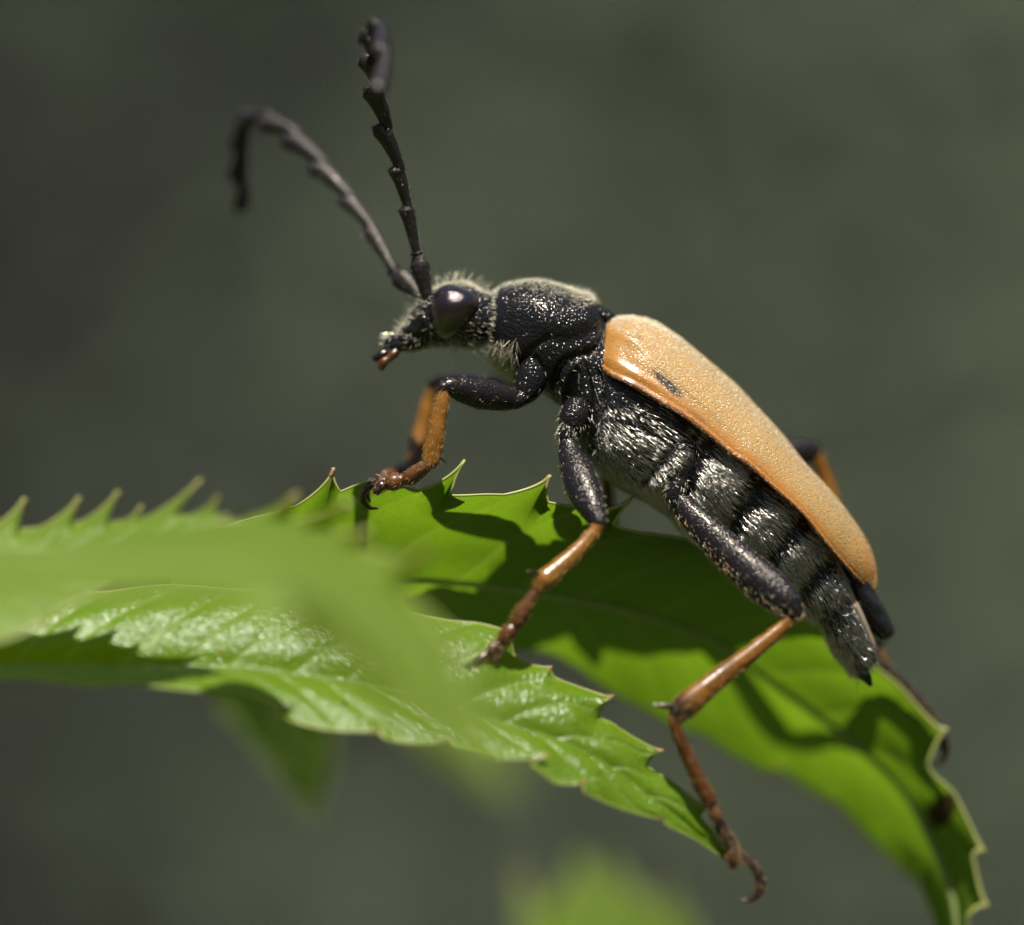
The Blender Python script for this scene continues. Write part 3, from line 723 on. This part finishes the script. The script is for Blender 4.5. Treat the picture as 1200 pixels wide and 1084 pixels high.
# --- wing cases
TE = [(712,384),(714,378),(722,374),(740,372),(764,377),(789,392),(814,411),(839,432),(864,455),(887,480),(915,508),(940,540),(968,571),(993,602),(1015,637),(1024,662),(1026.5,684)]
EE = [(702,424),(706,432),(715,440),(740,452),(769,469),(799,487),(829,509),(859,534),(874,543),(905,571),(937,599),(962,630),(983,655),(1005,678),(1017,688),(1026,692)]
tt = spl([(a, b, 0) for a, b in TE], 300)[:, :2]; ee = spl([(a, b, 0) for a, b in EE], 300)[:, :2]
u = np.linspace(0, 1, 300)
wv = np.interp(u, [0, .02, .05, .1, .2, .35, .5, .62, .72, .82, .9, .96, 1], [50, 64, 74, 84, 91, 93, 92, 88, 81, 68, 50, 30, 9])
wv = np.convolve(np.pad(wv, 8, 'edge'), np.ones(17) / 17, 'valid')
SEAM = {}
for s in (-1, 1):
    Tw = W(np.stack([tt[:, 0], tt[:, 1], 0 * u], -1)); Tw[:, 1] += s * 0.6 * U
    Ew = W(np.stack([ee[:, 0], ee[:, 1], -wv], -1)); Ew[:, 1] = s * wv * U
    ph = np.linspace(0, math.radians(71), 84)
    cs, sn = (1 - np.cos(ph)) / (1 - np.cos(ph[-1])), (np.sin(ph) / np.sin(ph[-1])) ** 0.95
    G = np.empty((300, 84 + 8, 3))
    G[:, :84, 0] = Tw[:, None, 0] + (Ew - Tw)[:, None, 0] * cs; G[:, :84, 2] = Tw[:, None, 2] + (Ew - Tw)[:, None, 2] * cs
    G[:, :84, 1] = Tw[:, None, 1] + (Ew - Tw)[:, None, 1] * sn
    # folded lower edge, turned in under the body
    down = nrm(Ew - Tw) * np.array([1, 0, 1])
    for k in range(8):
        a = (k + 1) / 8 * math.pi * 0.75; r = 1.7 * U * np.minimum(1, wv / 30)
        G[:, 84 + k] = Ew + down * (r * np.sin(a))[:, None]; G[:, 84 + k, 1] = Ew[:, 1] - s * r * (1 - np.cos(a)) * 1.3
    N, _ = gnormals(G, False); N = N * np.sign(np.sum(N * np.array([0, s, 0.6]), -1, keepdims=True))
    px = invW(G, True); x, y = px[..., 0], px[..., 1]
    def bumpf(cx, cy, rx, ry, ang, h):
        ca, sa = math.cos(ang), math.sin(ang); dx, dy = x - cx, y - cy
        return h * np.exp(-((dx*ca + dy*sa) / rx) ** 2 - ((-dx*sa + dy*ca) / ry) ** 2)
    hgt = bumpf(735, 396, 22, 9, 0.45, 5) + bumpf(722, 414, 10, 14, 0.3, 3) - bumpf(730, 388, 16, 4, 0.4, 2) \
        + bumpf(745, 438, 40, 4, 0.5, 1.2) - bumpf(745, 428, 40, 6, 0.55, 0.9) + bumpf(800, 452, 70, 3.0, 0.72, 1.2)
    # raised bead just above the lower edge and along the seam
    vv = np.arange(92)[None] / 83.0
    hgt = hgt + 0.9 * np.exp(-((vv - 0.985) / 0.02) ** 2) - 0.8 * np.exp(-((vv - 0.945) / 0.02) ** 2) * (1 - 0.5 * u[:, None])
    hgt = hgt + (vnoise(G * 10, 12) - 0.5) * 2.2
    G = G + N * (hgt * U)[..., None]
    nr, nc, _ = G.shape
    uu, vq = np.meshgrid(u, np.arange(92) / 83.0, indexing='ij')
    o = rawmesh('elytron', G.reshape(-1, 3), grid_faces(nr, nc, False), M_ELY if s < 0 else M_ELY_FAR, beetle, np.stack([uu, np.minimum(vq, 1.08)], -1).reshape(-1, 2))
    sm = o.modifiers.new('thickness', 'SOLIDIFY'); sm.thickness = 2.2 * U; sm.offset = -1.0 if True else 1
    SEAM[s] = G
    ph_ = [hair_on(G, 6500 if s < 0 else 3000, 4.5, 0.17, 0.16, lambda g, n: 0.3 + 1.2 * sstep(0.4, 0.95, n[..., 2]), closed=False, jit=0.12, out=(0, s, 0.8), seed=30 + s),
           hair_on(G, 600, 5, 0.26, 0.4, lambda g, n: sstep(0.75, 0.95, n[..., 2]), closed=False, jit=0.2, out=(0, s, 0.8), seed=40 + s)]
    hair_obj('setae', ph_, M_GOLD, o)

# --- scutellum and the shiny last back plate below the wing tips
build('scutellum', [tube([(700,366,0,9),(712,372,0,9),(722,376,0,4)], 12, 16, flat=1.2)], M_BODY, beetle)
py = tube([(985,640,0,16),(1000,672,0,17),(1012,700,0,16),(1026,722,0,15),(1038,741,0,12)], 30, 26, flat=1.8)
build('back_plate', [py, tube([(1008,690,-22,7),(1020,706,-22,8),(1030,724,-20,6)], 14, 14)], M_GLOSS, beetle)
build('wing_membrane', [tube([(968,640,-34,4),(982,668,-32,5),(996,698,-26,5),(1012,728,-20,4),(1024,756,-14,3)], 30, 10, flat=0.5)],
      stem_mat('pale_membrane', (0.35, 0.28, 0.20), (0.46, 0.36, 0.26), (0.4, 0.3, 0.2)), beetle)
build('tail_plate', [tube([(1004,780,-8,8),(1014,792,-7,7),(1020,802,-5,3)], 12, 12)], M_BODY, beetle)

# --- antennae
def antenna(name, pts, rad, ref_side, hairm):
    """pts: joints of 11 segments (right, down, depth); every outer segment widens to a corner on one side"""
    a = empty(name, tuple(W(pts[0])), beetle)
    grids = []
    for k in range(len(pts) - 1):
        p, q = np.array(pts[k], float), np.array(pts[k + 1], float); d = q - p; L = np.linalg.norm(d); d /= L
        off = np.array(ref_side, float); off = off - d * (off @ d); off /= np.linalg.norm(off)
        r = rad[k]; serr = 0 if k < 2 else min(1, (k - 1) / 3) * 0.75
        rows = []
        for f, rr, of in ((-0.03, 0.52, 0), (0.10, 0.58, 0.05), (0.35, 0.70, 0.2), (0.65, 0.84, 0.45), (0.88, 0.97, 0.8), (0.985, 1.0, 1.0), (1.01, 0.6, 0.7)):
            c_ = p + d * L * f + off * r * serr * of; rows.append((*c_, r * rr))
        if k == 0: rows = [(*(p + d*L*f), r*rr) for f, rr in ((0, .62), (.25, .75), (.6, .95), (.85, 1), (1, .7))]
        g = tube(rows, 22, 18, flat=0.72, wob=0.06)
        o = build('segment', [g], M_ANT, a); grids.append(g)
    hp = [hair_on(g, 90, 5.0, 0.30, 0.25, jit=0.2, seed=60 + i) for i, g in enumerate(grids)]
    hair_obj('fine_hair', hp, hairm, a)
    return a
antenna('antenna', [(500,345,-22),(490,304,-26),(488,296,-27),(478,243,-36),(469,197,-46),(454,148,-62),(444,104,-84),(440,68,-115),(440,40,-160),(446,29,-225),(453,58,-290),(449,104,-345)],
        [11.5, 8, 9, 9.5, 11, 12, 12.5, 12.5, 12, 11, 9.5], (-1, 0.2, -0.1), M_DARKHAIR)
antenna('antenna', [(491,344,20),(465,322,36),(461,316,39),(434,266,66),(409,230,92),(377,190,120),(346,156,150),(315,136,176),(288,133,200),(285,168,222),(284,206,236),(290,242,245)],
        [12.5, 9, 10, 10.5, 12, 13, 13, 12.5, 12, 11.5, 10], (-0.5, 0.9, 0), M_DARKHAIR)

# --- legs
def leg(parts, hairs, loc):
    lg = empty('leg', tuple(W(loc)), beetle)
    hset = {}
    for nm, ctrl, m, kw in parts:
        gs = [tube(c, **kw) for c in (ctrl if isinstance(ctrl[0], list) else [ctrl])]
        build(nm, gs, m, lg)
        for (hn, cnt, ln, wd, lift, hm, df) in hairs.get(nm, []):
            for g in gs:
                hset.setdefault((hn, hm), []).append(hair_on(g, cnt, ln, wd, lift, df, jit=0.18, seed=len(hset) * 7 + cnt))
    for (hn, hm), ps in hset.items(): hair_obj(hn, ps, hm, lg)
    return lg
under = lambda G, N: sstep(0.2, -0.6, N[..., 2])
HF = lambda a, b, c: [('fine_hair', a*2//3, 5, 0.24, 0.22, M_DARKHAIR, None), ('gold_fringe', b//5, 6, 0.18, 0.35, M_GOLD, None), ('gold_fringe', c, 8, 0.28, 0.35, M_WARM, under)]
HT = lambda a: [('warm_hair', a*5//4, 6, 0.16, 0.25, M_WARM, None)]

def claws(p, d, spread, size, ydep):
    x, y = p
    out = []
    for s in (-1, 1):
        dx, dy = d; nx, ny = -dy, dx
        out.append([(x, y, ydep, 3.2), (x + dx*size*0.45, y + dy*size*0.45, ydep + s*spread*0.6, 3.4), (x + dx*size*0.8 + nx*size*0.22, y + dy*size*0.8 + ny*size*0.22, ydep + s*spread, 2.8),
                    (x + dx*size*0.8 + nx*size*0.75, y + dy*size*0.8 + ny*size*0.75, ydep + s*spread, 0.8)])
    return out

# left front
leg([('coxa', [(628,424,-38,18),(622,446,-43,19),(614,463,-48,14),(608,472,-50,7)], M_BODY, {}),
     ('trochanter', [(612,466,-54,10),(603,470,-58,10),(596,468,-60,8)], M_BODY, {}),
     ('femur', [(604,468,-56,12),(585,465,-64,16.5),(562,461,-74,18),(541,456,-84,15),(526,453,-92,10),(519,455,-95,7.5)], M_LIMB, {'n': 50, 'ns': 28, 'flat': 0.8}),
     ('tibia', [(520,457,-95,6),(518,470,-97,8),(512,500,-100,9.5),(508,525,-102,11),(505,541,-103,10)], M_TIBIA, {'n': 46, 'ns': 24, 'flat': 0.8}),
     ('spur', [(513,533,-106,2),(518,538,-108,1.6),(523,543,-109,0.6)], M_CLAW, {'n': 10, 'ns': 8}),
     ('tarsus_joint', [(501,545,-103,7),(491,552,-101,9),(480,560,-99,9.5),(475,562,-98,7)], M_TARSUS, {'flat': 1.0}),
     ('tarsus_joint', [(473,561,-98,5),(467,563,-96,9),(458,566,-95,10),(453,568,-94,7)], M_TARSUS, {'flat': 1.0}),
     ('tarsus_joint', [[(452,566,-94,5),(447,570,-97,7),(441,576,-99,5)], [(451,564,-92,5),(444,564,-90,6),(437,567,-90,4)]], M_CLAW, {}),
     ('claw', [[(448,566,-94,3),(438,568,-94,3.4),(430,573,-94,4),(425,580,-95,4.2),(426,589,-95,3.6),(433,595,-94,2.4),(443,596,-92,0.8)],
               [(448,566,-94,3),(438,566,-90,3),(432,571,-87,3),(430,580,-86,2.6),(434,588,-84,0.8)]], M_CLAW, {'n': 24, 'ns': 10})],
    {'femur': HF(500, 160, 14), 'tibia': HT(260), 'coxa': [('gold_fringe', 50, 7, 0.18, 0.4, M_GOLD, None)], 'tarsus_joint': HT(70)}, (604, 468, -56))
# right front
leg([('coxa', [(622,420,48,14),(617,446,52,16),(611,464,52,13)], M_BODY, {}),
     ('femur', [(602,462,58,12),(582,458,72,16),(556,454,90,17),(532,450,104,14),(514,449,112,10),(506,452,116,7.5)], M_LIMB, {'n': 50, 'ns': 24, 'flat': 0.8}),
     ('tibia', [(506,455,116,6),(501,472,114,8.5),(494,502,108,9.5),(487,530,98,10),(484,543,92,9)], M_TIBIA, {'n': 40, 'ns': 20, 'flat': 0.8}),
     ('tarsus_joint', [(482,546,86,6),(474,550,70,8),(466,554,55,8)], M_TARSUS, {}),
     ('tarsus_joint', [(465,554,52,5),(457,556,40,8),(450,558,28,7)], M_TARSUS, {}),
     ('claw', [(448,558,24,4),(440,560,12,3.5),(432,566,4,3),(430,574,0,1)], M_CLAW, {})],
    {'femur': HF(200, 60, 10)}, (602, 462, 58))
# left middle
leg([('coxa', [(676,478,-56,16),(672,492,-62,17),(667,506,-64,13)], M_BODY, {}),
     ('trochanter', [(668,500,-66,11),(664,510,-70,11),(665,519,-72,9)], M_BODY, {}),
     ('femur', [(664,514,-72,9),(668,530,-80,13.5),(676,552,-96,18.5),(685,576,-114,19.5),(695,598,-132,15),(702,611,-142,10)], M_LIMB, {'n': 50, 'ns': 30, 'flat': 0.75}),
     ('tibia', [(702,612,-143,7),(697,622,-145,7.5),(676,646,-154,9),(652,668,-164,11),(638,680,-170,12),(631,688,-173,8)], M_TIBIA, {'n': 46, 'ns': 24, 'flat': 0.8}),
     ('spur', [(634,674,-174,2),(625,670,-178,1.6),(617,669,-180,0.6)], M_CLAW, {'n': 10, 'ns': 8}),
     ('tarsus_joint', [(629,690,-173,4.5),(621,703,-174,7),(611,720,-175,10),(605,730,-175,9)], M_TARSUS, {}),
     ('tarsus_joint', [(603,732,-175,5),(598,739,-175,9),(591,749,-174,9.5),(587,755,-174,7)], M_TARSUS, {}),
     ('tarsus_joint', [[(586,755,-175,5),(584,763,-177,5.5),(581,773,-180,4)], [(586,754,-175,5),(578,759,-180,6),(573,764,-184,4)]], M_CLAW, {}),
     ('claw_joint', [(582,758,-176,3.4),(571,766,-181,4.2),(560,774,-185,4.8),(554,778,-187,3.8)], M_CLAW, {}),
     ('claw', [[(555,777,-187,3.4),(549,780,-188,2.8),(542,783,-188,2.0),(536,787,-187,0.8)], [(555,778,-187,3.4),(551,783,-189,3.0),(549,790,-189,0.9)]], M_CLAW, {'n': 14, 'ns': 10})],
    {'femur': HF(700, 260, 24), 'tibia': HT(280), 'coxa': [('gold_fringe', 50, 8, 0.18, 0.35, M_GOLD, None)], 'trochanter': [('gold_fringe', 160, 8, 0.22, 0.3, M_GOLD, None)], 'tarsus_joint': HT(80), 'claw_joint': HT(40)}, (664, 514, -72))
# right middle, mostly hidden
leg([('femur', [(676,496,62,11),(688,512,90,16),(700,530,118,17),(710,544,136,11)], M_LIMB, {'flat': 0.8}),
     ('tibia', [(710,546,137,6.5),(711,566,138,8),(714,596,138,9),(718,628,136,10),(720,645,134,9)], M_TIBIA, {}),
     ('tarsus_joint', [(720,650,133,6),(726,660,128,8),(734,664,122,6)], M_TARSUS, {})], {}, (676, 496, 62))
# left hind
leg([('coxa', [(808,520,-70,13),(800,543,-74,16),(793,565,-76,15),(789,580,-76,10)], M_BODY, {'flat': 0.7}),
     ('trochanter', [(796,566,-82,10),(790,580,-84,11),(795,592,-86,9)], M_BODY, {}),
     ('femur', [(790,580,-84,9),(804,597,-90,13.5),(828,622,-102,18),(858,651,-116,20.5),(888,678,-130,22),(912,698,-140,21),(926,711,-146,16),(931,718,-148,11)], M_LIMB, {'n': 80, 'ns': 36, 'flat': 0.72}),
     ('tibia', [(929,723,-148,6.5),(918,734,-150,7.5),(886,761,-160,9.5),(850,789,-170,11.5),(820,813,-180,13.5),(803,828,-184,15),(794,838,-187,11)], M_TIBIA_D, {'n': 70, 'ns': 28, 'flat': 0.75}),
     ('spur', [[(792,826,-188,2.5),(780,826,-190,2.2),(768,826,-192,1.3),(761,825,-193,0.6)], [(794,830,-184,2.2),(782,829,-182,1.8),(771,829,-180,0.6)]], M_CLAW, {'n': 12, 'ns': 8}),
     ('tarsus_joint', [(788,843,-188,6),(793,858,-188,7),(806,888,-187,8),(820,918,-186,9),(832,940,-185,8.5)], M_TARSUS_D, {'n': 46, 'ns': 20}),
     ('tarsus_joint', [(834,943,-185,5),(838,953,-185,7),(847,973,-184,8),(856,990,-184,8)], M_FADE, {'n': 30, 'ns': 18}),
     ('tarsus_joint', [[(857,990,-184,6),(861,1000,-186,6.5),(864,1009,-187,5)], [(855,990,-184,5),(855,1002,-182,6),(859,1014,-181,4.5)]], M_CLAW, {}),
     ('claw_joint', [(862,998,-186,3.4),(872,1004,-186,3.8),(882,1014,-186,4.6),(890,1027,-186,5.8),(891,1040,-186,6.2),(889,1046,-186,5)], M_CLAW, {'n': 30, 'ns': 16}),
     ('claw', [[(889,1044,-186,4.5),(885,1051,-188,3.8),(878,1055,-189,2.6),(870,1054,-190,0.7)], [(889,1044,-186,4.5),(887,1051,-183,3.4),(881,1053,-181,2.2),(874,1051,-180,0.7)]], M_CLAW, {'n': 14, 'ns': 12})],
    {'femur': [('fine_hair', 1100, 5, 0.24, 0.2, M_DARKHAIR, None), ('gold_fringe', 450, 6, 0.20, 0.35, M_GOLD, under), ('gold_fringe', 400, 7, 0.28, 0.4, M_WARM, under)],
     'tibia': HT(520), 'coxa': [('gold_fringe', 110, 9, 0.22, 0.3, M_GOLD, None)], 'trochanter': [('gold_fringe', 120, 8, 0.22, 0.3, M_GOLD, None)], 'tarsus_joint': HT(130), 'claw_joint': HT(90)}, (790, 580, -84))
# right hind: knee above the wing cases, foot on the far leaf
leg([('femur', [(800,572,70,10),(836,560,92,16),(876,546,116,20),(914,535,138,20),(940,530,150,16),(954,530,156,12)], M_LIMB, {'n': 50, 'ns': 28, 'flat': 0.8}),
     ('tibia', [(957,534,157,8),(964,552,158,9),(976,590,156,10),(996,650,150,11),(1016,715,142,12),(1028,752,137,11)], M_TIBIA_D, {'n': 50, 'ns': 22}),
     ('tarsus_joint', [(1029,762,136,6),(1036,778,134,7),(1050,794,131,8.5),(1060,804,129,8)], M_FADE, {}),
     ('tarsus_joint', [(1062,806,128,6),(1072,818,127,8),(1084,833,126,8),(1090,841,126,7)], M_CLAW, {}),
     ('claw_joint', [(1088,838,126,4),(1099,852,126,5),(1106,868,126,6),(1108,880,126,6)], M_CLAW, {}),
     ('claw', [(1108,878,126,5),(1107,888,125,4),(1101,894,124,2.5),(1094,895,123,0.8)], M_CLAW, {})],
    {'femur': HF(200, 60, 40), 'tarsus_joint': HT(40)}, (800, 572, 70))
